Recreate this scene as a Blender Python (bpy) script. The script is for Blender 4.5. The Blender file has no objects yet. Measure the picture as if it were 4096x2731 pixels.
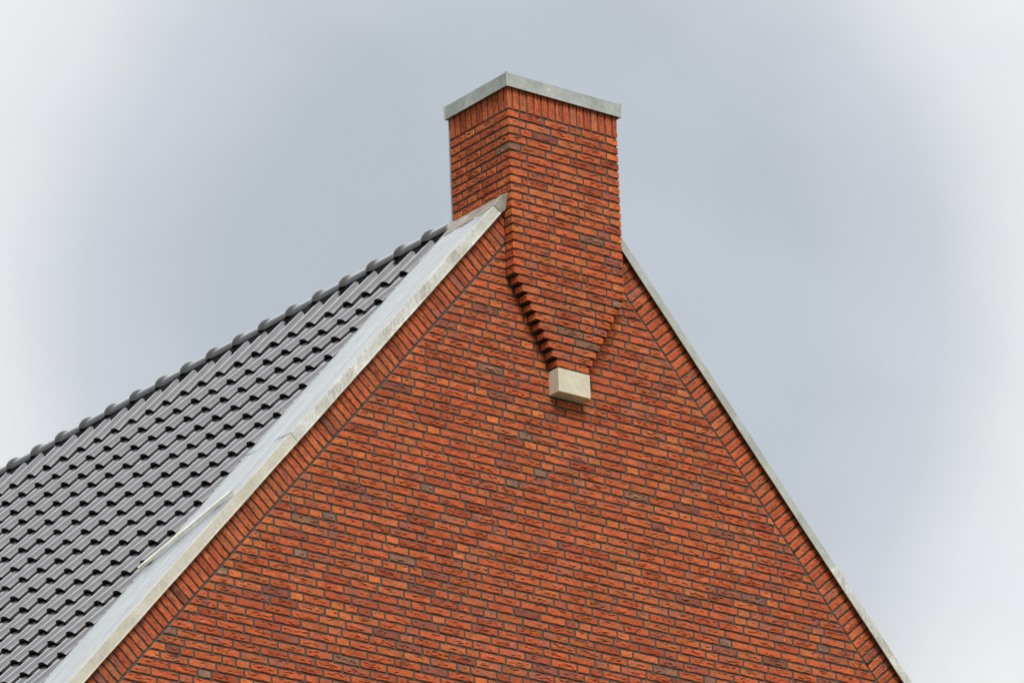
import bpy, math, random
import numpy as np
from mathutils import Matrix, Vector

SC = bpy.context.scene
COL = SC.collection
H = 21.6                      # height of the brick datum above the ground
rng = np.random.default_rng(7)

# ------------------------------------------------------------------ camera
cam_d = bpy.data.cameras.new('camera')
cam = bpy.data.objects.new('camera', cam_d)
COL.objects.link(cam)
R_ = Vector((0.79213043, -0.60934166, -0.03510175))
U_ = Vector((-0.20317547, -0.31748070, 0.92624280))
F_ = Vector((0.57554245, 0.72657327, 0.37528940))
m = Matrix((
    (R_.x, U_.x, -F_.x, -27.96348960),
    (R_.y, U_.y, -F_.y, -35.34649788),
    (R_.z, U_.z, -F_.z, -19.97695218 + H),
    (0, 0, 0, 1)))
cam.matrix_world = m
cam_d.sensor_fit = 'HORIZONTAL'
cam_d.sensor_width = 36.0
cam_d.lens = 28076.7156 / 4096 * 36.0
cam_d.clip_start = 0.1
cam_d.clip_end = 5000
SC.camera = cam

# ------------------------------------------------------------------ light
SUN_AZ, SUN_EL = math.radians(200), math.radians(50)     # azimuth from +y towards +x
sun_d = bpy.data.lights.new('sun', 'SUN')
sun_d.energy = 2.8
sun_d.angle = math.radians(22)
sun_d.color = (1.0, 0.965, 0.92)
sun = bpy.data.objects.new('sun', sun_d)
COL.objects.link(sun)
sd = Vector((math.sin(SUN_AZ) * math.cos(SUN_EL), math.cos(SUN_AZ) * math.cos(SUN_EL), math.sin(SUN_EL)))
sun.rotation_euler = (-sd).to_track_quat('-Z', 'Y').to_euler()
sun.location = (10, -20, 60)

SC.view_settings.view_transform = 'Standard'
SC.view_settings.look = 'None'
SC.view_settings.gamma = 1
SC.view_settings.use_curve_mapping = False
SC.view_settings.exposure = 0.3

# ------------------------------------------------------------------ node helper
class NT:
    def __init__(s, tree):
        s.t = tree; s.n = tree.nodes; s.l = tree.links
    def new(s, typ, **kw):
        nd = s.n.new(typ)
        for k, v in kw.items():
            if k.startswith('i_'):
                key = k[2:]
                nd.inputs[int(key) if key.isdigit() else key.replace('_', ' ')].default_value = v
            else:
                setattr(nd, k, v)
        return nd
    def link(s, a, b): s.l.new(a, b)
    def math(s, op, a, b=None, c=None, clamp=False):
        nd = s.n.new('ShaderNodeMath'); nd.operation = op; nd.use_clamp = clamp
        for i, v in enumerate((a, b, c)):
            if v is None: continue
            if isinstance(v, (int, float)): nd.inputs[i].default_value = v
            else: s.l.new(v, nd.inputs[i])
        return nd.outputs[0]
    def mix(s, fac, a, b, typ='MIX'):
        nd = s.n.new('ShaderNodeMix'); nd.data_type = 'RGBA'; nd.blend_type = typ
        for i, v in ((0, fac), (6, a), (7, b)):
            if isinstance(v, (int, float)): nd.inputs[i].default_value = v
            elif isinstance(v, tuple): nd.inputs[i].default_value = (v + (1,))[:4]
            else: s.l.new(v, nd.inputs[i])
        return nd.outputs[2]
    def ramp(s, fac, stops):
        nd = s.n.new('ShaderNodeValToRGB')
        el = nd.color_ramp.elements
        while len(el) < len(stops): el.new(0.5)
        for e, (p, c) in zip(el, stops):
            e.position = p; e.color = (c + (1,))[:4] if isinstance(c, tuple) else (c, c, c, 1)
        s.l.new(fac, nd.inputs[0])
        return nd.outputs[0]
    def noise(s, vec, scale, detail=4, rough=0.55, dist=0.0):
        nd = s.n.new('ShaderNodeTexNoise')
        nd.inputs['Scale'].default_value = scale; nd.inputs['Detail'].default_value = detail
        nd.inputs['Roughness'].default_value = rough; nd.inputs['Distortion'].default_value = dist
        if vec is not None: s.l.new(vec, nd.inputs['Vector'])
        return nd.outputs['Fac']
    def mapping(s, vec, scale=(1, 1, 1), rot=(0, 0, 0), loc=(0, 0, 0)):
        nd = s.n.new('ShaderNodeMapping')
        nd.inputs['Scale'].default_value = scale; nd.inputs['Rotation'].default_value = rot
        nd.inputs['Location'].default_value = loc
        s.l.new(vec, nd.inputs['Vector'])
        return nd.outputs[0]
    def dot(s, vec, d):
        nd = s.n.new('ShaderNodeVectorMath'); nd.operation = 'DOT_PRODUCT'
        s.l.new(vec, nd.inputs[0]); nd.inputs[1].default_value = d
        return nd.outputs['Value']

# ------------------------------------------------------------------ world: overcast sky
W = bpy.data.worlds.new('World'); SC.world = W; W.use_nodes = True
nt = NT(W.node_tree); nt.n.clear()
out = nt.new('ShaderNodeOutputWorld')
bg = nt.new('ShaderNodeBackground'); bg.inputs['Strength'].default_value = 0.1
nt.link(bg.outputs[0], out.inputs[0])
sky = nt.new('ShaderNodeTexSky', sky_type='NISHITA', sun_disc=False)
sky.sun_elevation = SUN_EL; sky.sun_rotation = SUN_AZ
sky.air_density = 1.5; sky.dust_density = 3
tc = nt.new('ShaderNodeTexCoord'); G = tc.outputs['Generated']
sep = nt.new('ShaderNodeSeparateXYZ'); nt.link(G, sep.inputs[0])
zc = nt.math('MAXIMUM', sep.outputs[2], 0.0)
# overcast layer: radiance (1+2 sin e)/3
cie = nt.math('MULTIPLY_ADD', zc, 0.62, 0.50)
# slate overcast behind the gable; a pale vignette oval is painted round the view axis
cx = nt.dot(G, tuple(R_)); cy = nt.dot(G, tuple(U_)); cf = nt.dot(G, tuple(F_))
ax = nt.math('DIVIDE', cx, 0.0745); ay = nt.math('DIVIDE', cy, 0.0830)
nz = nt.noise(nt.mapping(G, (9, 9, 13)), 2.2, 3, 0.5)
nzc = nt.math('MULTIPLY_ADD', nz, 0.16, -0.08)
rad = nt.math('SQRT', nt.math('ADD', nt.math('MULTIPLY', ax, ax), nt.math('MULTIPLY', ay, ay)))
rad = nt.math('ADD', rad, nzc)
rad = nt.math('ADD', rad, nt.math('MULTIPLY', nt.math('LESS_THAN', cf, 0.0), 9.0))
soft = nt.noise(nt.mapping(G, (14, 14, 22)), 1.6, 4, 0.5, 0.4)
slate = nt.mix(nt.ramp(soft, [(0.35, 0.0), (0.65, 1.0)]), (3.95, 4.31, 4.78), (4.40, 4.78, 5.22))
oval_pale = nt.mix(nt.ramp(soft, [(0.3, 0.0), (0.7, 1.0)]), (7.45, 7.45, 7.35), (6.9, 7.0, 7.2))
fade = nt.ramp(nt.math('MULTIPLY', rad, 0.5), [(0.0, 0.0), (0.28, 0.05), (0.40, 0.32), (0.48, 0.78), (0.55, 1.0)])
view_sky = nt.mix(fade, slate, oval_pale)
# away from the view the deck follows the overcast law, a bit brighter towards the hidden sun
wide = nt.mix(1.0, (7.6, 7.8, 8.1), cie, 'MULTIPLY')
sdot = nt.dot(G, tuple(sd))
glow = nt.math('POWER', nt.math('MAXIMUM', sdot, 0.0), 3.0)
wide = nt.mix(glow, wide, (9.0, 8.9, 8.7))
highlight_lobe = nt.math('POWER', nt.math('MAXIMUM', nt.dot(G, (0.33, 0.73, 0.599)), 0.0), 26.0)  # unseen bright sky patch added ahead to put highlights on the tiles
wide = nt.mix(nt.math('MULTIPLY', highlight_lobe, 1.0), wide, (17.5, 17.7, 18.2))
edge = nt.ramp(nt.math('MULTIPLY', rad, 0.25), [(0.30, 0.0), (1.0, 1.0)])
cl = nt.mix(edge, view_sky, wide)
fin = nt.mix(0.93, sky.outputs[0], cl)
nt.link(fin, bg.inputs[0])

# ------------------------------------------------------------------ materials
def mat(name):
    mt = bpy.data.materials.new(name); mt.use_nodes = True
    t = NT(mt.node_tree); t.n.clear()
    o = t.new('ShaderNodeOutputMaterial'); b = t.new('ShaderNodeBsdfPrincipled')
    t.link(b.outputs[0], o.inputs[0])
    c = t.new('ShaderNodeTexCoord')
    return mt, t, b, c.outputs['Object']
def bump(t, b, h, dist, strength=1.0):
    nd = t.new('ShaderNodeBump'); nd.inputs['Distance'].default_value = dist
    nd.inputs['Strength'].default_value = strength
    t.link(h, nd.inputs['Height']); t.link(nd.outputs[0], b.inputs['Normal'])

M = {}
mt, t, b, oc = mat('clay_brick')
at = t.new('ShaderNodeAttribute', attribute_name='Col')
n1 = t.noise(oc, 60, 5, 0.65); n2 = t.noise(oc, 420, 3, 0.6)
c = t.mix(t.ramp(n1, [(0.3, 0.0), (0.7, 1.0)]), (0.80, 0.78, 0.78), (1.18, 1.16, 1.14))
c = t.mix(1.0, at.outputs['Color'], c, 'MULTIPLY')
c = t.mix(t.math('MULTIPLY', t.ramp(n2, [(0.66, 0.0), (0.74, 1.0)]), 0.30), c, (0.50, 0.20, 0.10))
t.link(c, b.inputs['Base Color']); b.inputs['Roughness'].default_value = 0.92
b.inputs['Specular IOR Level'].default_value = 0.12
bump(t, b, t.math('ADD', n1, t.math('MULTIPLY', n2, 0.5)), 0.004, 0.9)
M['brick'] = mt

mt, t, b, oc = mat('mortar')
n1 = t.noise(oc, 9, 5, 0.6); n2 = t.noise(oc, 300, 4, 0.7)
c = t.ramp(n1, [(0.3, (0.042, 0.038, 0.032)), (0.7, (0.066, 0.060, 0.050))])
c = t.mix(t.math('MULTIPLY', n2, 0.5), c, (0.095, 0.086, 0.072))
n3 = t.noise(oc, 2.6, 6, 0.7, 0.6)
c = t.mix(t.math('MULTIPLY', t.ramp(n3, [(0.60, 0.0), (0.72, 1.0)]), 0.45), c, (0.13, 0.115, 0.095))
t.link(c, b.inputs['Base Color']); b.inputs['Roughness'].default_value = 0.95
bump(t, b, n2, 0.002, 0.8)
M['mortar'] = mt

mt, t, b, oc = mat('brickwork_below')
rot = t.mapping(oc, (1, 1, 1), (math.radians(90), 0, 0))
bt = t.new('ShaderNodeTexBrick', offset=0.5)
bt.inputs['Color1'].default_value = (0.50, 0.11, 0.04, 1); bt.inputs['Color2'].default_value = (0.36, 0.09, 0.05, 1)
bt.inputs['Mortar'].default_value = (0.08, 0.07, 0.058, 1)
bt.inputs['Scale'].default_value = 1.0; bt.inputs['Mortar Size'].default_value = 0.006
bt.inputs['Brick Width'].default_value = 0.225; bt.inputs['Row Height'].default_value = 0.0625
t.link(rot, bt.inputs['Vector']); t.link(bt.outputs['Color'], b.inputs['Base Color'])
b.inputs['Roughness'].default_value = 0.85
M['brick_low'] = mt

def zinc(name, c0, c1, c2, rough, streak=(1, 1, 1), rotz=0.0, metallic=0.35, drip=0.0):
    mt, t, b, oc = mat(name)
    mp = t.mapping(oc, (1, 1, 1), (0, rotz, 0))
    n1 = t.noise(t.mapping(mp, streak), 5, 6, 0.6, 0.3)
    n2 = t.noise(oc, 34, 5, 0.7)
    c = t.ramp(n1, [(0.32, c0), (0.52, c1), (0.72, c2)])
    c = t.mix(t.math('MULTIPLY', t.ramp(n2, [(0.35, 1.0), (0.62, 0.0)]), 0.30), c, tuple(v * 0.62 for v in c0))
    if drip:
        dn = t.noise(t.mapping(oc, (60, 60, 16)), 1, 6, 0.75, 1.4)
        pn = t.noise(oc, 4.5, 4, 0.6)
        f = t.math('MULTIPLY', t.ramp(dn, [(0.46, 0.0), (0.58, 1.0)]), t.ramp(pn, [(0.40, 0.05), (0.56, 1.0)]))
        c = t.mix(t.math('MULTIPLY', f, drip), c, (0.25, 0.22, 0.165))
    t.link(c, b.inputs['Base Color']); b.inputs['Metallic'].default_value = metallic
    b.inputs['Roughness'].default_value = rough
    bump(t, b, t.math('ADD', n1, t.math('MULTIPLY', n2, 0.3)), 0.0015, 0.6)
    M[name] = mt
PH = math.atan(1.153)
zinc('zinc_fascia_streaked', (0.44, 0.44, 0.40), (0.57, 0.58, 0.54), (0.74, 0.755, 0.73), 0.6, (1, 1, 1), 0, 0.1, drip=0.62)
zinc('zinc_fascia_dusty', (0.46, 0.43, 0.36), (0.53, 0.50, 0.43), (0.60, 0.575, 0.50), 0.6, (1, 1, 1), 0, 0.1, drip=0.12)
zinc('zinc_fascia_greygreen', (0.32, 0.34, 0.31), (0.40, 0.42, 0.39), (0.50, 0.53, 0.50), 0.6, (1, 1, 1), 0, 0.1, drip=0.2)  # darker grey-green tones for the upper right sheet
zinc('zinc_plate', (0.27, 0.295, 0.31), (0.36, 0.385, 0.40), (0.46, 0.485, 0.50), 0.42, (0.25, 9, 0.25), 0, 0.3)
zinc('zinc_cap', (0.29, 0.315, 0.305), (0.40, 0.425, 0.41), (0.54, 0.57, 0.56), 0.6, (1, 1, 1), 0, 0.1, drip=0.15)
zinc('zinc_loose', (0.60, 0.60, 0.54), (0.72, 0.72, 0.66), (0.82, 0.82, 0.78), 0.7, (4, 4, 4), 0, 0.05, drip=0.3)
zinc('lead', (0.20, 0.175, 0.15), (0.29, 0.26, 0.225), (0.42, 0.40, 0.36), 0.6, (1.5, 1.5, 1.5), 0, 0.05)

mt, t, b, oc = mat('cast_stone')
n1 = t.noise(oc, 9, 6, 0.7); n2 = t.noise(oc, 120, 4, 0.7)
c = t.ramp(n1, [(0.3, (0.45, 0.41, 0.315)), (0.7, (0.62, 0.575, 0.46))])
c = t.mix(t.math('MULTIPLY', t.ramp(n2, [(0.3, 1.0), (0.5, 0.0)]), 0.3), c, (0.36, 0.32, 0.24))
t.link(c, b.inputs['Base Color']); b.inputs['Roughness'].default_value = 0.9
bump(t, b, n2, 0.001, 0.6)
M['stone'] = mt

mt, t, b, oc = mat('glazed_tile')
at = t.new('ShaderNodeAttribute', attribute_name='Col')
n1 = t.noise(oc, 14, 4, 0.6); n2 = t.noise(oc, 160, 3, 0.6)
c = t.mix(t.ramp(n1, [(0.3, 0.0), (0.7, 1.0)]), (0.030, 0.029, 0.035), (0.050, 0.048, 0.057))
c = t.mix(1.0, c, at.outputs['Color'], 'MULTIPLY')
t.link(c, b.inputs['Base Color'])
t.link(t.math('MULTIPLY_ADD', n1, 0.10, 0.26), b.inputs['Roughness'])
b.inputs['Specular IOR Level'].default_value = 0.7
b.inputs['Coat Weight'].default_value = 1.0; b.inputs['Coat Roughness'].default_value = 0.09; b.inputs['Coat IOR'].default_value = 1.95
bump(t, b, n2, 0.0006, 0.4)
M['tile'] = mt

mt, t, b, oc = mat('ridge_glaze')
n1 = t.noise(t.mapping(oc, (6, 2, 6)), 4, 4, 0.6)
t.link(t.ramp(n1, [(0.3, (0.012, 0.011, 0.011)), (0.7, (0.026, 0.024, 0.022))]), b.inputs['Base Color'])
b.inputs['Roughness'].default_value = 0.35; b.inputs['Specular IOR Level'].default_value = 0.5
b.inputs['Coat Weight'].default_value = 0.55; b.inputs['Coat Roughness'].default_value = 0.09
M['ridge'] = mt

def plain(name, col, rough):
    mt, t, b, oc = mat(name)
    n1 = t.noise(oc, 12, 4)
    t.link(t.ramp(n1, [(0.3, tuple(v * 0.8 for v in col)), (0.7, tuple(v * 1.15 for v in col))]), b.inputs['Base Color'])
    b.inputs['Roughness'].default_value = rough
    M[name] = mt
plain('black_underlay', (0.006, 0.006, 0.0065), 0.95)
plain('tile_edge', (0.016, 0.012, 0.011), 0.85)
plain('dark_plastic', (0.008, 0.008, 0.008), 0.6)
plain('grass_ground', (0.10, 0.12, 0.06), 0.95)

# ------------------------------------------------------------------ mesh helpers
class MB:
    def __init__(s): s.v = []; s.f = []; s.c = []; s.sm = []; s.mi = []; s.n = 0
    def add(s, v, f, col=(1, 1, 1), smooth=False, mi=0):
        v = np.asarray(v, float).reshape(-1, 3)
        s.v.append(v); col = np.asarray(col, float)
        s.c.append(np.broadcast_to(col, (len(v), 3)) if col.ndim == 1 else col)
        for q in f:
            s.f.append(tuple(int(i) + s.n for i in q)); s.sm.append(smooth); s.mi.append(mi)
        s.n += len(v)
    def box(s, x0, x1, y0, y1, z0, z1, col=(1, 1, 1), mi=0):
        v = [(x, y, z) for x in (x0, x1) for y in (y0, y1) for z in (z0, z1)]
        s.add(v, [(0, 1, 3, 2), (4, 6, 7, 5), (0, 4, 5, 1), (2, 3, 7, 6), (0, 2, 6, 4), (1, 5, 7, 3)], col, False, mi)
    def build(s, name, mats, parent=None, loc=(0, 0, 0), bevel=0):
        V = np.concatenate(s.v); C = np.concatenate(s.c)
        me = bpy.data.meshes.new(name)
        nl = sum(len(q) for q in s.f)
        me.vertices.add(len(V)); me.vertices.foreach_set('co', V.ravel().astype(np.float32))
        me.loops.add(nl); me.polygons.add(len(s.f))
        me.loops.foreach_set('vertex_index', np.fromiter((i for q in s.f for i in q), np.int32, nl))
        ln = np.array([len(q) for q in s.f], np.int32)
        me.polygons.foreach_set('loop_start', np.concatenate([[0], np.cumsum(ln)[:-1]]).astype(np.int32))
        try: me.polygons.foreach_set('loop_total', ln)
        except Exception: pass
        me.polygons.foreach_set('use_smooth', np.array(s.sm, bool))
        if not isinstance(mats, (list, tuple)): mats = [mats]
        for q in mats: me.materials.append(q)
        me.polygons.foreach_set('material_index', np.array(s.mi, np.int32))
        me.update(calc_edges=True)
        ca = me.color_attributes.new('Col', 'FLOAT_COLOR', 'POINT')
        ca.data.foreach_set('color', np.hstack([C, np.ones((len(C), 1))]).ravel().astype(np.float32))
        me.validate()
        o = bpy.data.objects.new(name, me); COL.objects.link(o)
        o.location = loc
        if parent is not None: o.parent = parent
        if bevel:
            bv = o.modifiers.new('bevel', 'BEVEL'); bv.width = bevel; bv.segments = 2; bv.limit_method = 'ANGLE'
        return o

CR, MD = 0.0625, 0.225          # course height, stretcher module of the gable
XA, T = 0.4768, 1.153           # ridge line and slope of the gable
CPH, SPH = math.cos(PH), math.sin(PH)

# ---- one handmade brick face -------------------------------------------------
PAL = [((0.435, 0.096, 0.037), 0.60), ((0.425, 0.113, 0.045), 0.25), ((0.350, 0.073, 0.032), 0.11),
       ((0.250, 0.075, 0.048), 0.035), ((0.240, 0.110, 0.068), 0.005)]
PC = np.array([p[0] for p in PAL]); PP = np.array([p[1] for p in PAL])
def weathering(x, z):
    g = math.sin(x * 1.7 + 0.6 * z + 1.0) * math.sin(z * 2.1 - 0.5 * x + 0.4) + 0.5 * math.sin(x * 3.9 + z * 2.7)
    return 0.10 + 0.16 * max(0.0, g) + 0.20 * min(1.0, max(0.0, (-z - 2.6) / 1.6)) * (1.0 if x > -1 else 0.4)
def brick_style(header=False, clean=0.0, wp=0.2):
    st = {}
    k = rng.choice(len(PAL), p=PP / PP.sum())
    c = PC[k].copy()
    if header and rng.random() < 0.6: c = np.array((0.50, 0.128, 0.040))
    elif header and rng.random() < 0.12: c = np.array((0.24, 0.125, 0.085))
    c = c * rng.uniform(0.86, 1.13) * (1 + rng.normal(0, 0.025, 3))
    st['c'] = c
    st['fold'] = 0.15 if header else (rng.uniform(0.0, 0.3) if rng.random() < 0.2 else rng.uniform(0.4, 1.0))
    st['blots'] = []
    if rng.random() < wp * (1 - clean):
        st['blots'].append((rng.uniform(0, 1), rng.uniform(0.03, 0.08), rng.uniform(0.35, 0.9),
                            np.array((0.22, 0.100, 0.085)) * rng.uniform(0.8, 1.2), rng.uniform(0, 1), 0.06))
    if rng.random() < 0.05: st['blots'].append((rng.uniform(0.05, 0.95), 0.011, 0.7, np.array((0.20, 0.18, 0.16)), rng.uniform(0.2, 0.8), 0.011))
    if rng.random() < 0.035: st['blots'].append((rng.uniform(0.05, 0.95), 0.005, 0.8, np.array((0.60, 0.52, 0.45)), rng.uniform(0.2, 0.8), 0.005))
    if rng.random() < 0.10: st['blots'].append((rng.uniform(0.1, 0.9), 0.016, 0.6, np.array((0.60, 0.20, 0.10)), rng.uniform(0.1, 0.6), 0.012))
    return st

def brick(mb, O, U, V, N, uL, uR, v0, v1, st=None, depth=0.03, openL=False, openR=False, back=0.0, flip=False, soffit_shade=False):
    """O origin, U long axis, V short axis, N outward; uL/uR floats or functions of v."""
    O = np.array(O, float); U = np.array(U, float); V = np.array(V, float); N = np.array(N, float)
    hgt = v1 - v0
    fL = uL if callable(uL) else (lambda v, a=uL: a)
    fR = uR if callable(uR) else (lambda v, a=uR: a)
    L = max(fR(v0) - fL(v0), fR(v1) - fL(v1))
    if L < 0.012: return
    if st is None:
        pc_ = O + U * (fL(v0) + fR(v0)) / 2 + V * v0
        st = brick_style(L < 0.13, 0.0, weathering(pc_[0], pc_[2]))
    nt_ = 14
    ns = max(4, int(round(L / 0.0075)))
    tt = np.concatenate([[0, 0.05], np.linspace(0.05, 0.95, nt_)[1:-1], [0.95, 1]])
    e = min(0.0028 / L, 0.2)
    ss = np.concatenate([[0, e], np.linspace(e, 1 - e, ns)[1:-1], [1 - e, 1]])
    A, B = len(ss), len(tt)
    S, Tt = np.meshgrid(ss, tt, indexing='ij')
    vv = v0 + Tt * hgt
    l = np.array([fL(v) for v in vv[0]]); r = np.array([fR(v) for v in vv[0]])
    r = np.maximum(r, l + 0.003)
    uu = l[None, :] + S * (r - l)[None, :]
    lx = S * L; ly = Tt * hgt
    ph = rng.uniform(0, 6.28, 14)
    # face relief
    h = 0.0012 * np.sin(lx * 38 + ph[0]) * np.sin(ly * 70 + ph[1]) + 0.0007 * np.sin(lx * 120 + ph[2] + 3 * np.sin(ly * 60 + ph[3]))
    h += rng.normal(0, 0.0004, h.shape)
    cr = np.zeros_like(h)
    nf = 0 if L < 0.07 else int(rng.integers(3, 8) * st['fold'] + 0.6)
    for k in range(nf):
        a0 = rng.uniform(0, 0.5) * L; a1 = a0 + rng.uniform(0.25, 0.75) * L
        b0 = hgt * rng.uniform(0.30, 0.92); sl = rng.uniform(-0.22, 0.04)
        p1, p2 = rng.uniform(0, 6.28, 2); f1, f2 = rng.uniform(35, 80), rng.uniform(90, 190)
        wd = rng.uniform(0.0020, 0.0042); dk = rng.uniform(0.65, 1.0)
        cv = b0 + sl * (lx - a0) + 0.0042 * np.sin(lx * f1 + p1) + 0.0022 * np.sin(lx * f2 + p2)
        tap = np.clip((lx - a0) / 0.02, 0, 1) * np.clip((a1 - lx) / 0.02, 0, 1)
        tap = tap * dk * np.clip(0.75 + 0.6 * np.sin(lx * f2 * 0.6 + p2), 0, 1)
        d = ly - cv
        cr = np.maximum(cr, tap * np.exp(-(d / (wd + 0.0009 * np.sin(lx * 77 + p1))) ** 2))
        h += tap * (0.0026 * np.exp(-((d - 0.006) / 0.005) ** 2))
    h -= 0.0065 * cr
    # edges: worn and slightly crooked
    edge = np.zeros_like(h)
    edge[:, 0] = 1; edge[:, -1] = 1
    if not openL: edge[0, :] = 1
    if not openR: edge[-1, :] = 1
    h = np.where(edge > 0, -0.0032, h)
    w1 = 0.0014 * np.sin(ss * L * 55 + ph[4]) + rng.normal(0, 0.0008, A)
    w2 = 0.0015 * np.sin(ss * L * 42 + ph[5]) + rng.normal(0, 0.0009, A)
    dv = w1[:, None] * (1 - Tt) ** 3 + w2[:, None] * Tt ** 3
    rc = 0.0035
    if not openL: uu = uu + rc * np.exp(-lx / 0.004) * (np.abs(Tt - 0.5) * 2) ** 6 + rng.normal(0, 0.0005)
    if not openR: uu = uu - rc * np.exp(-(L - lx) / 0.004) * (np.abs(Tt - 0.5) * 2) ** 6
    if openL: dv[0] = 0; h[0] = -0.0006
    if openR: dv[-1] = 0; h[-1] = -0.0006
    off = back + rng.normal(0, 0.0007)
    if not (openL or openR): h = h + off
    P = O + uu[..., None] * U + (vv + dv)[..., None] * V + h[..., None] * N
    # colour
    c = np.broadcast_to(st['c'], (A, B, 3)).copy()
    c *= (1 + 0.07 * np.sin(lx * 30 + ph[6]) + 0.05 * np.sin(ly * 90 + lx * 20 + ph[7]))[..., None]
    for (bs, bw, ba, bc, bt_, bh) in st['blots']:
        w = ba * np.exp(-((lx - bs * L) / bw) ** 2 - ((ly - bt_ * hgt) / bh) ** 2) * np.clip(0.8 + 0.35 * np.sin(ly * 100 + lx * 70 + ph[8]), 0, 1)
        c = c * (1 - w[..., None]) + w[..., None] * bc
    c = c * (1 - 0.76 * cr[..., None]) + 0.76 * cr[..., None] * np.array((0.060, 0.018, 0.010))  # folds darkened: crease shade painted into the brick colour
    idx = np.arange(A * B).reshape(A, B)
    f = np.stack([idx[:-1, :-1], idx[1:, :-1], idx[1:, 1:], idx[:-1, 1:]], -1).reshape(-1, 4)
    if flip: f = f[:, ::-1]
    base = P.reshape(-1, 3)
    mb.add(base, f, c.reshape(-1, 3), True)
    # rims going back into the bed
    def rim(ids, rev, cc=None):
        Q = base[ids]; q2 = Q - N * depth
        n = len(ids)
        ff = [(i, i + 1, n + i + 1, n + i) for i in range(n - 1)]
        if rev != flip: ff = [x[::-1] for x in ff]
        mb.add(np.vstack([Q, q2]), ff, (np.vstack([c.reshape(-1, 3)[ids]] * 2) * 0.97) if cc is None else cc, False)
    rim(idx[:, 0], True, (0.055, 0.038, 0.028) if soffit_shade else None); rim(idx[:, -1], False)  # corbel undersides painted near-black, shade put into their colour
    if not openL: rim(idx[0, :], False)
    if not openR: rim(idx[-1, :], True)

X, Y, Z = (1, 0, 0), (0, 1, 0), (0, 0, 1)
NX, NY = (-1, 0, 0), (0, -1, 0)

# ------------------------------------------------------------------ the house
house = bpy.data.objects.new('brick_house', None); COL.objects.link(house)
house.location = (XA, 0, 0)
house['label'] = 'tall orange-red brick house with a steep gable, black tiled roof and square chimney'
house['category'] = 'house'
LOC = (-XA, 0, H)
Wd, D, PD = 0.978, 0.571, 0.099        # chimney width, depth behind the wall, projection
ZJ = -0.455                             # inner joint line apex (field / border)
EAVE = 5.6                              # half width of the house
DEPTH = 9.8
def line(z0, x): return z0 - T * abs(x - XA)

# ---- gable field -----------------------------------------------------------
mb = MB()
ZLOW = -6.5
def xl(v): return XA - (ZJ - 0.013 - v) / T       # left limit at height v
def xr(v): return XA + (ZJ - 0.013 - v) / T
prev = []
n = 8
while True:
    z1 = -CR * (n - 1) - 0.0082; z0 = z1 - 0.0460
    if z0 < ZLOW: break
    if z1 > ZJ: n += 1; continue
    a, bnd = xl(z0) + 0.004, xr(z0) - 0.004
    jo = []
    x = -6.0 + (rng.uniform(0, MD))
    # random bond: mostly stretchers, headers now and then, joints kept apart from the course above
    for tries in range(60):
        jo = []; x = math.floor(a / MD) * MD - rng.uniform(0, MD)
        while x < bnd + 0.3:
            jo.append(x)
            step = MD if rng.random() > 0.20 else MD / 2
            if prev is not None and len(prev):
                d0 = np.min(np.abs(np.array(prev) - (x + step)))
                if d0 < 0.035:
                    alt = MD / 2 if step == MD else MD
                    if np.min(np.abs(np.array(prev) - (x + alt))) > 0.035: step = alt
            x += step
        inner = [q for q in jo if a + 0.06 < q < bnd - 0.06]
        if prev is None or not len(prev): break
        bad = sum(np.min(np.abs(np.array(prev) - q)) < 0.03 for q in inner)
        if bad == 0 or tries > 55: break
    prev = jo
    edges = [None] + inner + [None]
    for i in range(len(edges) - 1):
        l = edges[i]; r = edges[i + 1]
        L = xl if l is None else l + 0.0083
        Rr = xr if r is None else r - 0.0083
        # skip what the chimney stack hides completely
        lo = xl(z0) if l is None else l; hi = xr(z0) if r is None else r
        if z0 > -20 * CR and lo > 0.03 and hi < Wd - 0.03: continue
        fl = (lambda v, q=L: max(xl(v), q) if not callable(q) else q(v))
        fr = (lambda v, q=Rr: min(xr(v), q) if not callable(q) else q(v))
        brick(mb, (0, 0, 0), X, Z, NY, fl, fr, z0, z1)
    n += 1
gable = mb.build('gable_wall', [M['brick']], house, LOC)

mb = MB()
def gable_poly(y, ztop, x0, x1, zb):
    return [(x0, y, line(ztop, x0)), (x0, y, zb), (x1, y, zb), (x1, y, line(ztop, x1)), (XA, y, ztop)]
zt = -0.11
pl = gable_poly(0.0075, zt, XA - EAVE, XA + EAVE, ZLOW + 0.02)
pl[0] = (XA - (zt - ZLOW - 0.02) / T, 0.0075, ZLOW + 0.02) if line(zt, XA - EAVE) > ZLOW else pl[0]
mb.add([(XA - EAVE, 0.007, line(zt, XA - EAVE)), (XA - EAVE, 0.007, ZLOW - 0.6), (XA + EAVE, 0.007, ZLOW - 0.6),
        (XA + EAVE, 0.007, line(zt, XA + EAVE)), (XA, 0.007, zt)], [(0, 1, 2, 3, 4)])
mb.build('mortar_bed', [M['mortar']], gable, (0, 0, 0))

mb = MB()
mb.box(XA - EAVE, XA + EAVE, 0.0, 0.30, -H, ZLOW - 0.02)
yb = DEPTH
mb.add([(XA - EAVE, yb, line(zt, XA - EAVE)), (XA - EAVE, yb, -H), (XA + EAVE, yb, -H), (XA + EAVE, yb, line(zt, XA + EAVE)), (XA, yb, zt)],
       [(4, 3, 2, 1, 0)])
for sx in (-1, 1):
    x = XA + sx * EAVE
    mb.box(min(x, x - sx * 0.3), max(x, x - sx * 0.3), 0.302, yb - 0.002, -H, line(-0.75, x))
mb.build('lower_wall', [M['brick_low']], house, LOC)

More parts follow.
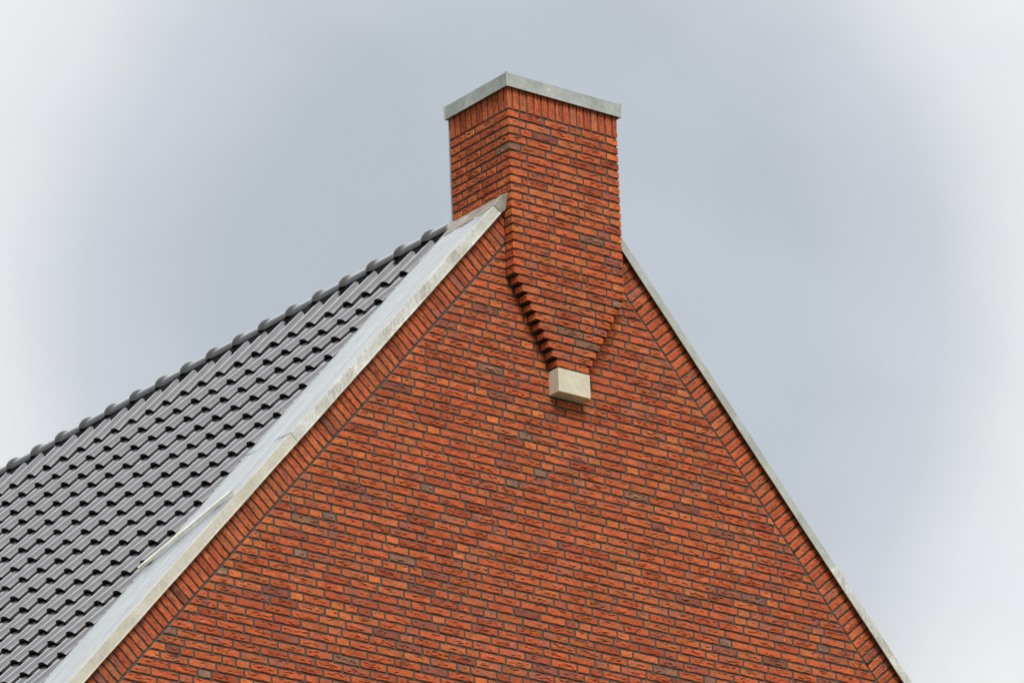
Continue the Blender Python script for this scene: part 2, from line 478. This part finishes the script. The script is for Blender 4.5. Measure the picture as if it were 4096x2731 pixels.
# ---- borders of bricks standing square to the slope -------------------------
def border(side):
    mb = MB()
    sx = -1 if side == 'L' else 1
    Dn = np.array((sx * CPH, 0, -SPH)); Up = np.array((sx * SPH, 0, CPH))
    O = np.array((XA, 0, ZJ)) + Up * 0.006
    s = 0.06 if side == 'L' else 0.09
    k = 0
    while s < 8.6:
        h = 0.0482
        # outer end hidden under the zinc
        brick(mb, O, Up, Dn, NY, 0.002, 0.212, s, s + h, flip=(side == 'L'))
        s += 0.0640
        k += 1
    return mb.build('brick_border', [M['brick']], gable, (0, 0, 0))
border('L'); border('R')

# ---- open weep joints in the border ------------------------------------------
def weep(x, z, sx):
    mb = MB()
    Up = np.array((sx * SPH, 0, CPH)); Dn = np.array((sx * CPH, 0, -SPH))
    # snap to the nearest joint
    P = np.array((x, 0, z)) - (np.array((XA, 0, ZJ)) + Up * 0.006)
    s = P @ Dn
    s0 = 0.06 if sx < 0 else 0.09
    s = s0 + round((s - s0 + 0.0079) / 0.0640) * 0.0640 - 0.0079
    O = np.array((XA, 0, ZJ)) + Up * 0.006 + Dn * s
    a, b_ = 0.0, 0.075
    vs = []
    for u in (a, b_):
        for w in (-0.0055, 0.0055):
            for y in (-0.0015, 0.02):
                vs.append(O + Up * u + Dn * w + np.array((0, y, 0)))
    mb.add(vs, [(0, 1, 3, 2), (4, 6, 7, 5), (0, 4, 5, 1), (2, 3, 7, 6), (0, 2, 6, 4), (1, 5, 7, 3)])
    for q in range(7):
        u = 0.008 + q * 0.009
        vv = [O + Up * (u + du) + Dn * w + np.array((0, y, 0)) for du in (0, 0.003) for w in (-0.0055, 0.0055) for y in (-0.003, -0.0012)]
        mb.add(vv, [(0, 1, 3, 2), (4, 6, 7, 5), (0, 4, 5, 1), (2, 3, 7, 6), (0, 2, 6, 4), (1, 5, 7, 3)])
    mb.build('weep_vent', [M['dark_plastic']], gable, (0, 0, 0))
for x, z, sx in ((1.174, -1.231, 1), (2.507, -2.759, 1), (3.173, -3.513, 1), (-0.223, -1.233, -1), (-1.30, -2.48, -1), (-2.42, -3.77, -1)):
    weep(x, z, sx)

# ---- chimney -------------------------------------------------------------------
mb = MB()
NC = 20                                    # full-width courses, then the corbels
STEP = 0.0348
UH = (Wd + 0.0148) / 9                      # header module on the front
UD = (D + PD + 0.0148) / 6
J = 0.0148
def seq_front(k):
    if k % 2 == 0: return [1.5, 2, 2, 2, 1.5]
    opts = [[1, 2, 1, 2, 2, 1], [1, 2, 2, 2, 1, 1], [1, 1, 2, 2, 2, 1], [1, 2, 2, 1, 2, 1]]
    return opts[(k * 7 // 2) % 4]
def seq_left(k):
    return [1.5, 2, 1, 1.5] if k % 4 == 1 else ([1.5, 1, 2, 1.5] if k % 2 else [1, 2, 2, 1])
ZP = -0.60
for k in range(1, NC + 11):
    z1 = -CR * (k - 1) - 0.0082; z0 = z1 - 0.0460
    i = max(0, k - NC)
    x0, x1 = i * STEP, Wd - i * STEP
    wc = x1 - x0
    dep = 0.03 if k < NC else PD - 0.004
    if i == 0: sq = seq_front(k)
    else:
        nun = wc / UH; a = rng.choice([1.0, 1.5, 2.0])
        sq = [a]; rest = nun - a
        while rest > 2.6:
            sq.append(2.0 if rng.random() < 0.8 else 1.0); rest -= sq[-1]
        if rest > 1.7 and rest > 2.1: sq += [rest / 2] * 2
        else: sq.append(rest)
    tot = sum(sq); u = x0; sc = (wc + J) / tot
    for j, q in enumerate(sq):
        w = q * sc - J
        first, last = j == 0, j == len(sq) - 1
        st = brick_style(q <= 1.01, 0.3)
        brick(mb, (0, -PD, 0), X, Z, NY, u, u + w, z0, z1, st, dep, openL=first, openR=last, soffit_shade=i > 0 or k == NC)
        if first:
            upper = z1 > -0.58
            sl = seq_left(k)
            dl = (sl[0] * UD - J) if upper else PD - 0.012
            # left face corner brick: u runs from the back towards the front corner
            brick(mb, (x0, 0, 0), (0, -1, 0), Z, NX, PD - dl, PD, z0, z1, st, 0.03, openR=True, soffit_shade=k >= NC)
            if upper:
                p = sl[0] * UD
                for qq in sl[1:]:
                    brick(mb, (x0, 0, 0), (0, -1, 0), Z, NX, PD - p - qq * UD + J, PD - p, z0, z1, brick_style(qq <= 1.01, 0.3), 0.03)
                    p += qq * UD
        if last:
            upper = z1 > -0.58
            dl = (1.5 * UD - J) if upper else PD - 0.012
            brick(mb, (x1, 0, 0), (0, 1, 0), Z, X, -PD, -PD + dl, z0, z1, st, 0.03, openL=True)
            if upper:
                p = 1.5 * UD
                for qq in (2, 1, 1.5):
                    brick(mb, (x1, 0, 0), (0, 1, 0), Z, X, -PD + p, -PD + p + qq * UD - J, z0, z1, None, 0.03)
                    p += qq * UD
        u += q * sc
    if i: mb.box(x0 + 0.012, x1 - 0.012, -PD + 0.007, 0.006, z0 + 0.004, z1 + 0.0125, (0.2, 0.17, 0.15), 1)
# soldier course
ns = 16
ps = (Wd + J) / 15.56
z0, z1 = 0.00625, 0.21
u = 0.0
for j in range(ns):
    w = (ps * 0.78 - J) if j in (0, ns - 1) else ps - J
    if j == 0: u0 = 0.0
    st = brick_style(False, 0.3)
    brick(mb, (0, -PD, 0), Z, X, NY, z0, z1, u, u + w, st, 0.03, flip=True)
    u += w + J
nsl = 11
pl_ = (D + PD + J) / 10.85
u = -PD
for j in range(nsl):
    w = (pl_ * 0.9 - J) if j in (0,) else pl_ - J
    w = min(w, D - u)
    st = brick_style(False, 0.3)
    brick(mb, (0, 0, 0), Z, Y, NX, z0, z1, u, u + w, st, 0.03)
    brick(mb, (Wd, 0, 0), Z, Y, X, z0, z1, u, u + w, st, 0.03, flip=True)
    u += w + J
# mortar core
mb.box(0.0075, Wd - 0.0075, -PD + 0.0075, D - 0.0005, -NC * CR + 0.004, 0.205, (0.2, 0.17, 0.15), 1)
chimney = mb.build('chimney', [M['brick'], M['mortar']], house, LOC)

# back face of the stack, seen only from the roof side
mb = MB()
for k in range(1, 11):
    z1 = -CR * (k - 1) - 0.0082; z0 = z1 - 0.0460
    u = 0.0
    for q in seq_front(k + 1):
        brick(mb, (Wd, D, 0), (-1, 0, 0), Z, Y, u, u + q * UH - J, z0, z1, None, 0.0)
        u += q * UH
mb.build('rear_brickwork', [M['brick']], chimney, (0, 0, 0))

# zinc cap with folded corner seams
mb = MB()
ov = 0.021
zb, zt_ = 0.168, 0.262
for (x0, x1, y0, y1) in ((-ov, Wd + ov, -PD - ov, -PD - ov + 0.003), (-ov, -ov + 0.003, -PD - ov + 0.0035, D + ov),
                         (Wd + ov - 0.003, Wd + ov, -PD - ov + 0.0035, D + ov), (-ov, Wd + ov, D + ov + 0.0005, D + ov + 0.0035)):
    # skirts lean outwards a little towards the top
    mb.box(x0, x1, y0, y1, zb, zt_)
v = mb.v
lean = 0.005
for a in v:
    top = a[:, 2] > 0.2
    cxm, cym = Wd / 2, (D - PD) / 2
    a[top, 0] += np.sign(a[top, 0] - cxm) * lean
    a[top, 1] += np.sign(a[top, 1] - cym) * lean
mb.box(-ov - lean + 0.001, Wd + ov + lean - 0.001, -PD - ov - lean + 0.001, D + ov + lean + 0.002, zt_ - 0.002, zt_ + 0.0015)
# drip folds along the bottom
mb.box(-ov - 0.003, Wd + ov + 0.003, -PD - ov - 0.004, -PD - ov + 0.006, zb - 0.004, zb + 0.001)
mb.box(-ov - 0.004, -ov + 0.006, -PD - ov + 0.0065, D + ov, zb - 0.004, zb + 0.001)
mb.box(Wd + ov - 0.006, Wd + ov + 0.004, -PD - ov + 0.0065, D + ov, zb - 0.004, zb + 0.001)
# standing seams at the corners
for (cx_, cy_) in ((-ov, -PD - ov), (Wd + ov, -PD - ov), (-ov, D + ov)):
    s1 = -1 if cx_ < 0.4 else 1; s2 = -1 if cy_ < 0 else 1
    vs = []
    for z, l in ((zb - 0.006, 0.0), (zt_ + 0.006, lean)):
        X0 = cx_ + s1 * l; Y0 = cy_ + s2 * l
        vs += [(X0 - s1 * 0.014, Y0 + s2 * 0.004, z), (X0 + s1 * 0.004, Y0 + s2 * 0.004, z), (X0 + s1 * 0.004, Y0 - s2 * 0.006, z), (X0 - s1 * 0.014, Y0 - s2 * 0.006, z)]
    mb.add(vs, [(0, 1, 5, 4), (1, 2, 6, 5), (2, 3, 7, 6), (3, 0, 4, 7), (0, 3, 2, 1), (4, 5, 6, 7)])
mb.build('chimney_cap', [M['zinc_cap']], chimney, (0, 0, 0))

# corbel stone
mb = MB()
mb.box(0.349, 0.629, -PD - 0.007, 0.006, -2.055, -30 * CR - 0.006)
mb.box(0.356, 0.622, -PD + 0.003, 0.005, -30 * CR - 0.0055, -30 * CR + 0.004, mi=1)
mb.box(0.4665, 0.4685, -PD - 0.0078, -PD - 0.0069, -2.045, -30 * CR - 0.014)
mb.build('corbel_stone', [M['stone'], M['mortar']], chimney, (0, 0, 0), bevel=0.005)
# zinc strip up the rear edge
mb = MB()
mb.box(-0.005, 0.03, D + 0.004, D + 0.013, -0.60, 0.165)
mb.add([(-0.006, D + 0.006, -0.60), (-0.006, D + 0.020, -0.60), (-0.045, D + 0.03, -0.68), (-0.045, D - 0.02, -0.68),
        (0.03, D + 0.006, -0.60), (0.03, D + 0.020, -0.60), (0.03, D + 0.03, -0.68), (0.03, D - 0.02, -0.68)],
       [(0, 1, 2, 3), (4, 7, 6, 5), (0, 3, 7, 4), (1, 5, 6, 2), (3, 2, 6, 7)])
mb.build('corner_strip', [M['zinc_plate']], chimney, (0, 0, 0))

# ---- verge cappings ---------------------------------------------------------------
ZV = {-1: -0.062, 1: -0.080}
FH = {-1: 0.079, 1: 0.070}
YI = 0.470
def verge(side, s0, s1, mats, lift=0.0):
    """sheet from distance s0 to s1 down the slope; cross-section in (y, normal)."""
    mb = MB()
    Dn = np.array((side * CPH, 0, -SPH)); Up = np.array((side * SPH, 0, CPH))
    O = np.array((XA, 0, ZV[side]))
    fh = FH[side]; g = lift
    # fascia front, drip, underside; then plate, inner drop
    prof = [(-0.026, -fh + 0.004), (-0.032, -fh), (-0.038 - g, -fh - 0.001), (-0.0385 - g, -fh + 0.006), (-0.035 - g, -fh + 0.009),
            (-0.035 - g, -0.004), (-0.0335 - g, g * 0.6), (-0.030, g), (0.05, -0.001 + g), (0.11, 0.004 + g), (0.12, 0.0005 + g), (0.25, -0.001 + g), (0.34, 0.003 + g),
            (0.35, -0.0005 + g), (YI - 0.012, g), (YI, 0.006 + g), (YI + 0.004, -0.006), (YI + 0.003, -0.23)]
    ns_ = max(2, int((s1 - s0) / 0.05))
    vs = []
    ph = rng.uniform(0, 6.28, 3)
    for i in range(ns_ + 1):
        s = s0 + (s1 - s0) * i / ns_
        for j, (y, nn) in enumerate(prof):
            w = 0.0009 * math.sin(s * 9 + ph[0] + j) + 0.0006 * math.sin(s * 23 + ph[1])
            if 2 < j < 7: yy, n2 = y + w * 0.8, nn
            else: yy, n2 = y, nn + w
            vs.append(O + Dn * s + Up * n2 + np.array((0, yy, 0)))
    m_ = len(prof); f = []; mi = []
    for i in range(ns_):
        for j in range(m_ - 1):
            q = (i * m_ + j, i * m_ + j + 1, (i + 1) * m_ + j + 1, (i + 1) * m_ + j)
            f.append(q if side > 0 else q[::-1]); mi.append(0 if j < 6 else 1)
    fa = [q for q, k in zip(f, mi) if k == 0]; fb = [q for q, k in zip(f, mi) if k == 1]
    mb.add(vs, fa, (1, 1, 1), False, 0); mb.add(vs, fb, (1, 1, 1), False, 1)
    # closed end towards the ridge and the eave
    for i in (0, ns_):
        e = [i * m_ + j for j in range(m_)]
        mb.add([vs[q] for q in e], [tuple(range(m_))], (1, 1, 1), False, 0)
    return mb.build('verge_trim', mats, house, LOC)
sJ = (XA + 1.915) / CPH
verge(-1, (XA + 0.078) / CPH, sJ, [M['zinc_fascia_streaked'], M['zinc_plate']], 0.0018)
verge(-1, sJ + 0.0005, sJ + 2.95, [M['zinc_fascia_dusty'], M['zinc_plate']])
verge(-1, sJ + 2.9505, 8.7, [M['zinc_fascia_dusty'], M['zinc_plate']], 0.0018)
sR = (2.862 - XA) / CPH
verge(1, (Wd - XA + 0.003) / CPH, sR, [M['zinc_fascia_greygreen'], M['zinc_plate']])
verge(1, sR + 0.0005, sR + 2.95, [M['zinc_fascia_streaked'], M['zinc_plate']], 0.003)
verge(1, sR + 2.9505, 8.7, [M['zinc_fascia_streaked'], M['zinc_plate']])
# dark gap line where two sheets meet on the left
# ---- lead apron at the foot of the stack ---------------------------------------------
mb = MB()
def plate_z(x): return ZV[-1] - T * abs(x - XA)
ny = 26
vs = []
for i in range(ny + 1):
    y = -0.034 + (0.574 + 0.034) * i / ny
    wob = 0.004 * math.sin(i * 1.9) + 0.003 * math.sin(i * 0.7)
    xo = -0.155 - 0.028 * i / ny + wob
    if i > ny - 5: xo += 0.0
    yo = y - (0.13 * i / ny if i else 0)
    vs += [(-0.006, y, -0.626 + 0.003 * math.sin(i * 1.3)), (-0.05, y - 0.3 * (y - yo), plate_z(-0.05) + 0.012 + 0.003 * math.sin(i * 2.1)),
           (-0.11, y - 0.7 * (y - yo), plate_z(-0.11) + 0.012 + 0.003 * math.sin(i * 1.1 + 1)),
           (xo, yo, plate_z(xo) + 0.010), (xo - 0.003, yo, plate_z(xo) + 0.003)]
f = []
for i in range(ny):
    for j in range(4):
        a = i * 5 + j
        f.append((a, a + 5, a + 6, a + 1))
mb.add(vs, f, (1, 1, 1), True)
# front wing dressed over the end of the capping
wg = [(-0.0035, -0.068, -0.628), (-0.0035, -0.050, -0.686), (-0.0035, -0.032, -0.750),
      (-0.022, -0.052, -0.640), (-0.026, -0.046, -0.700), (-0.028, -0.042, -0.768),
      (-0.040, -0.042, -0.655), (-0.066, -0.044, -0.700), (-0.052, -0.041, -0.782),
      (-0.112, -0.041, -0.740), (-0.098, -0.042, -0.750), (-0.080, -0.041, -0.764)]
fw = [(0, 1, 4, 3), (1, 2, 5, 4), (3, 4, 7, 6), (4, 5, 8, 7), (6, 7, 10, 9), (7, 8, 11, 10)]
mb.add(wg, fw, (1, 1, 1), True)
mb.add([(-0.006, -0.034, -0.626), (-0.0035, -0.068, -0.628), (-0.022, -0.052, -0.640), (-0.040, -0.042, -0.655), (-0.05, -0.034, plate_z(-0.05) + 0.012),
        (-0.112, -0.041, -0.740), (-0.11, -0.034, plate_z(-0.11) + 0.012), (-0.155, -0.034, plate_z(-0.155) + 0.01)],
       [(0, 1, 2), (0, 2, 3, 4), (4, 3, 5, 6), (6, 5, 7)], (1, 1, 1), True)
mb.build('lead_flashing', [M['lead']], chimney, (0, 0, 0))

# ---- roof -------------------------------------------------------------------------
TW, TG = 0.2266, 0.3507
ZT = -0.288
Y0T = 4.038
S0T = 1.606
PRO = [(-0.031, -0.0460), (-0.0315, -0.0365), (-0.029, -0.0315), (-0.022, -0.0225), (-0.012, -0.0110), (-0.002, -0.0022), (0.008, 0.0030), (0.018, 0.0056),
       (0.028, 0.0062), (0.038, 0.0040), (0.048, -0.0020), (0.057, -0.0120), (0.066, -0.0250), (0.075, -0.0355), (0.086, -0.0415), (0.11, -0.0440), (0.150, -0.0445), (0.203, -0.0445)]
def tiles(mb, side):
    Dn = np.array((side * CPH, 0, -SPH)); Up = np.array((side * SPH, 0, CPH)); Yv = np.array((0, 1, 0))
    O = np.array((XA, 0, ZT))
    P = np.array(PRO); m_ = len(P)
    j0 = int(math.floor((0.50 - Y0T) / TW)); j1 = int((DEPTH - 0.15 - Y0T) / TW)
    k0 = -3
    for k in range(k0, 18):
        for j in range(j0, j1 + 1):
            yc = Y0T + j * TW
            sN = S0T + k * TG
            jit = rng.normal(0, 1, 5)
            dy = 0.0012 * jit[0]; ds = 0.002 * jit[1]; dn = 0.0012 * jit[2]; tw = 0.004 * jit[3]
            st = [(-TG - 0.035, -0.036 - 0.0035), (-TG * 0.5, -0.018), (-0.004, -0.0002), (0.0, -0.0009), (0.0, -0.0195), (-0.03, -0.023)]
            if k == k0: st[0] = (-0.52, -0.014); st[1] = (-0.22, -0.006)
            V = []
            for si, (ds_, dn_) in enumerate(st):
                for (pv, pn) in P:
                    yy = pv + tw * ds_
                    nn = pn + dn_ + dn + (0.0 if side < 0 else 0.0)
                    V.append(O + Dn * (sN + ds + ds_) + Up * nn + Yv * (yc + dy + yy))
            V = np.array(V)
            V = V[(np.abs(V[:, 1]) < 1e9)]
            V[:, 1] = np.maximum(V[:, 1], YI + 0.008)
            f = []
            for a in range(len(st) - 1):
                for c_ in range(m_ - 1):
                    q = (a * m_ + c_, a * m_ + c_ + 1, (a + 1) * m_ + c_ + 1, (a + 1) * m_ + c_)
                    f.append(q if side > 0 else q[::-1])
            g = rng.uniform(0.85, 1.15)
            nc = (m_ - 1)
            mb.add(V, [q for i, q in enumerate(f[:3 * nc]) if i % nc > 1], (g, g, g), True)
            mb.add(V, [q for i, q in enumerate(f[:3 * nc]) if i % nc <= 1], (g, g, g), False, 1)
            # nose and underside get their own vertices so the edge stays crisp
            mb.add(V[2 * m_:], [tuple(i - 2 * m_ for i in q) for q in f[3 * nc:]], (g, g, g), False, 1)
mb = MB(); tiles(mb, -1); tiles(mb, 1)
roof = mb.build('roof', [M['tile'], M['tile_edge']], house, LOC)
mb = MB()
for side in (-1, 1):
    Dn = np.array((side * CPH, 0, -SPH)); Up = np.array((side * SPH, 0, CPH))
    O = np.array((XA, 0, ZT))
    vs = [O + Dn * s + Up * nn + np.array((0, y, 0)) for s in (0.08, 7.9) for y in (YI - 0.02, DEPTH - 0.02) for nn in (-0.11, -0.22)]
    mb.add(vs, [(0, 1, 3, 2), (4, 6, 7, 5), (0, 4, 5, 1), (2, 3, 7, 6), (0, 2, 6, 4), (1, 5, 7, 3)])
mb.build('roof_underlay', [M['black_underlay']], roof, (0, 0, 0))
# ridge filler strip (black)
mb = MB()
mb.box(XA - 0.088, XA + 0.088, D + 0.03, DEPTH - 0.05, -0.60, -0.385)
mb.build('ridge_filler', [M['black_underlay']], roof, (0, 0, 0))

# ridge tiles
RC = -0.390
RL = 0.3345
def ridge_mesh():
    mb = MB()
    # stations along y (0 = open collar end, negative = towards the gable), radius
    stt = [(0.0, 0.1060), (-0.003, 0.1110), (-0.014, 0.1160), (-0.032, 0.1160), (-0.050, 0.1100), (-0.062, 0.1000), (-0.068, 0.0955), (-0.070, 0.0945), (-0.076, 0.0940),
           (-0.20, 0.0925), (-RL, 0.0905), (-RL - 0.03, 0.0900)]
    na = 22
    ang = np.linspace(math.radians(-3), math.radians(183), na)
    V = []
    for (y, r) in stt:
        for a in ang:
            aa = a; x = r * math.cos(aa); z = r * math.sin(aa) * 1.0
            V.append((x, y, z))
    V = np.array(V); f = []
    for i in range(len(stt) - 1):
        for j in range(na - 1):
            f.append((i * na + j, i * na + j + 1, (i + 1) * na + j + 1, (i + 1) * na + j))
    mb.add(V, f, (1, 1, 1), True)
    # inner skin at the open end and lip
    V2 = np.vstack([V[:na], [(p[0] * 0.84, 0.0, p[2] * 0.84) for p in V[:na]], [(p[0] * 0.74, -RL, p[2] * 0.74) for p in V[:na]]])
    f2 = [(j + 1, j, na + j, na + j + 1) for j in range(na - 1)] + [(na + j + 1, na + j, 2 * na + j, 2 * na + j + 1) for j in range(na - 1)]
    mb.add(V2, f2, (1, 1, 1), False)
    # lower edges (thickness)
    for e in (0, na - 1):
        ids = [i * na + e for i in range(len(stt))]
        Q = V[ids]; Q2 = Q * np.array((0.86, 1, 1)) 
        n_ = len(ids)
        mb.add(np.vstack([Q, Q2]), [(i, i + 1, n_ + i + 1, n_ + i) for i in range(n_ - 1)], (1, 1, 1), False)
    return mb
rt = ridge_mesh().build('ridge_tile', [M['ridge']], roof, (XA, 1.101, RC))
o = rt.copy(); COL.objects.link(o); o.parent = roof
o.location = (XA, 1.101 - RL, RC)
k = 1
while 1.101 + k * RL < DEPTH:
    o = rt.copy(); COL.objects.link(o); o.parent = roof
    o.location = (XA + rng.normal(0, 0.0015), 1.101 + k * RL, RC + rng.normal(0, 0.0015))
    o.rotation_euler = (rng.normal(0, 0.004), rng.normal(0, 0.006), rng.normal(0, 0.004))
    k += 1
# far verge, closes the roof at the other gable
mb = MB()
for side in (-1, 1):
    Dn = np.array((side * CPH, 0, -SPH)); Up = np.array((side * SPH, 0, CPH)); O = np.array((XA, 0, -0.12))
    vs = [O + Dn * s + Up * nn + np.array((0, y, 0)) for s in (0.02, 8.5) for y in (DEPTH - 0.12, DEPTH + 0.04) for nn in (-0.30, -0.10)]
    mb.add(vs, [(0, 1, 3, 2), (4, 6, 7, 5), (0, 4, 5, 1), (2, 3, 7, 6), (0, 2, 6, 4), (1, 5, 7, 3)])
mb.build('rear_verge', [M['zinc_cap']], house, LOC)

# ------------------------------------------------------------------ loose strip on the capping
mb = MB()
Dn = np.array((-CPH, 0, -SPH)); Up = np.array((-SPH, 0, CPH)); O = np.array((XA, 0, ZV[-1]))
pa = np.array((-2.362, 0.005, 0)); pb = np.array((-2.768, 0.520, 0))
def onplate(x, y, nn): 
    s = (XA - x) / CPH
    return O + Dn * s + Up * nn + np.array((0, y, 0))
A0 = onplate(pa[0], pa[1], 0.0); B0 = onplate(pb[0], pb[1], 0.0)
ax_ = (B0 - A0); Ls = np.linalg.norm(ax_); ax_ /= Ls
sdv = np.cross(Up, ax_)
nst = 30; V = []
prof = [(-0.021, 0.012), (-0.021, 0.032), (-0.018, 0.035), (0.018, 0.035), (0.021, 0.032), (0.021, 0.012)]
for i in range(nst + 1):
    s = Ls * i / nst
    wob = 0.002 * math.sin(i * 0.35)
    for (w, nn) in prof: V.append(A0 + ax_ * s + sdv * (w + wob) + Up * nn)
m_ = len(prof); f = []
for i in range(nst):
    for j in range(m_):
        jn = (j + 1) % m_
        f.append((i * m_ + j, i * m_ + jn, (i + 1) * m_ + jn, (i + 1) * m_ + j))
f += [tuple(range(m_))[::-1], tuple(nst * m_ + q for q in range(m_))]
ctr = A0.copy()
mb.add(np.array(V) - ctr, f)
o = mb.build('loose_strip', [M['zinc_loose']], None, (ctr[0], ctr[1], ctr[2] + H))
o['label'] = 'pale mottled flat strip lying aslant across the grey zinc verge capping'
o['category'] = 'metal strip'

# ------------------------------------------------------------------ ground
mb = MB()
s_ = 3000.0
mb.add([(-s_, -s_, 0), (s_, -s_, 0), (s_, s_, 0), (-s_, s_, 0)], [(0, 1, 2, 3)])
g = mb.build('ground', [M['grass_ground']], None, (0, 0, 0))
g['kind'] = 'structure'
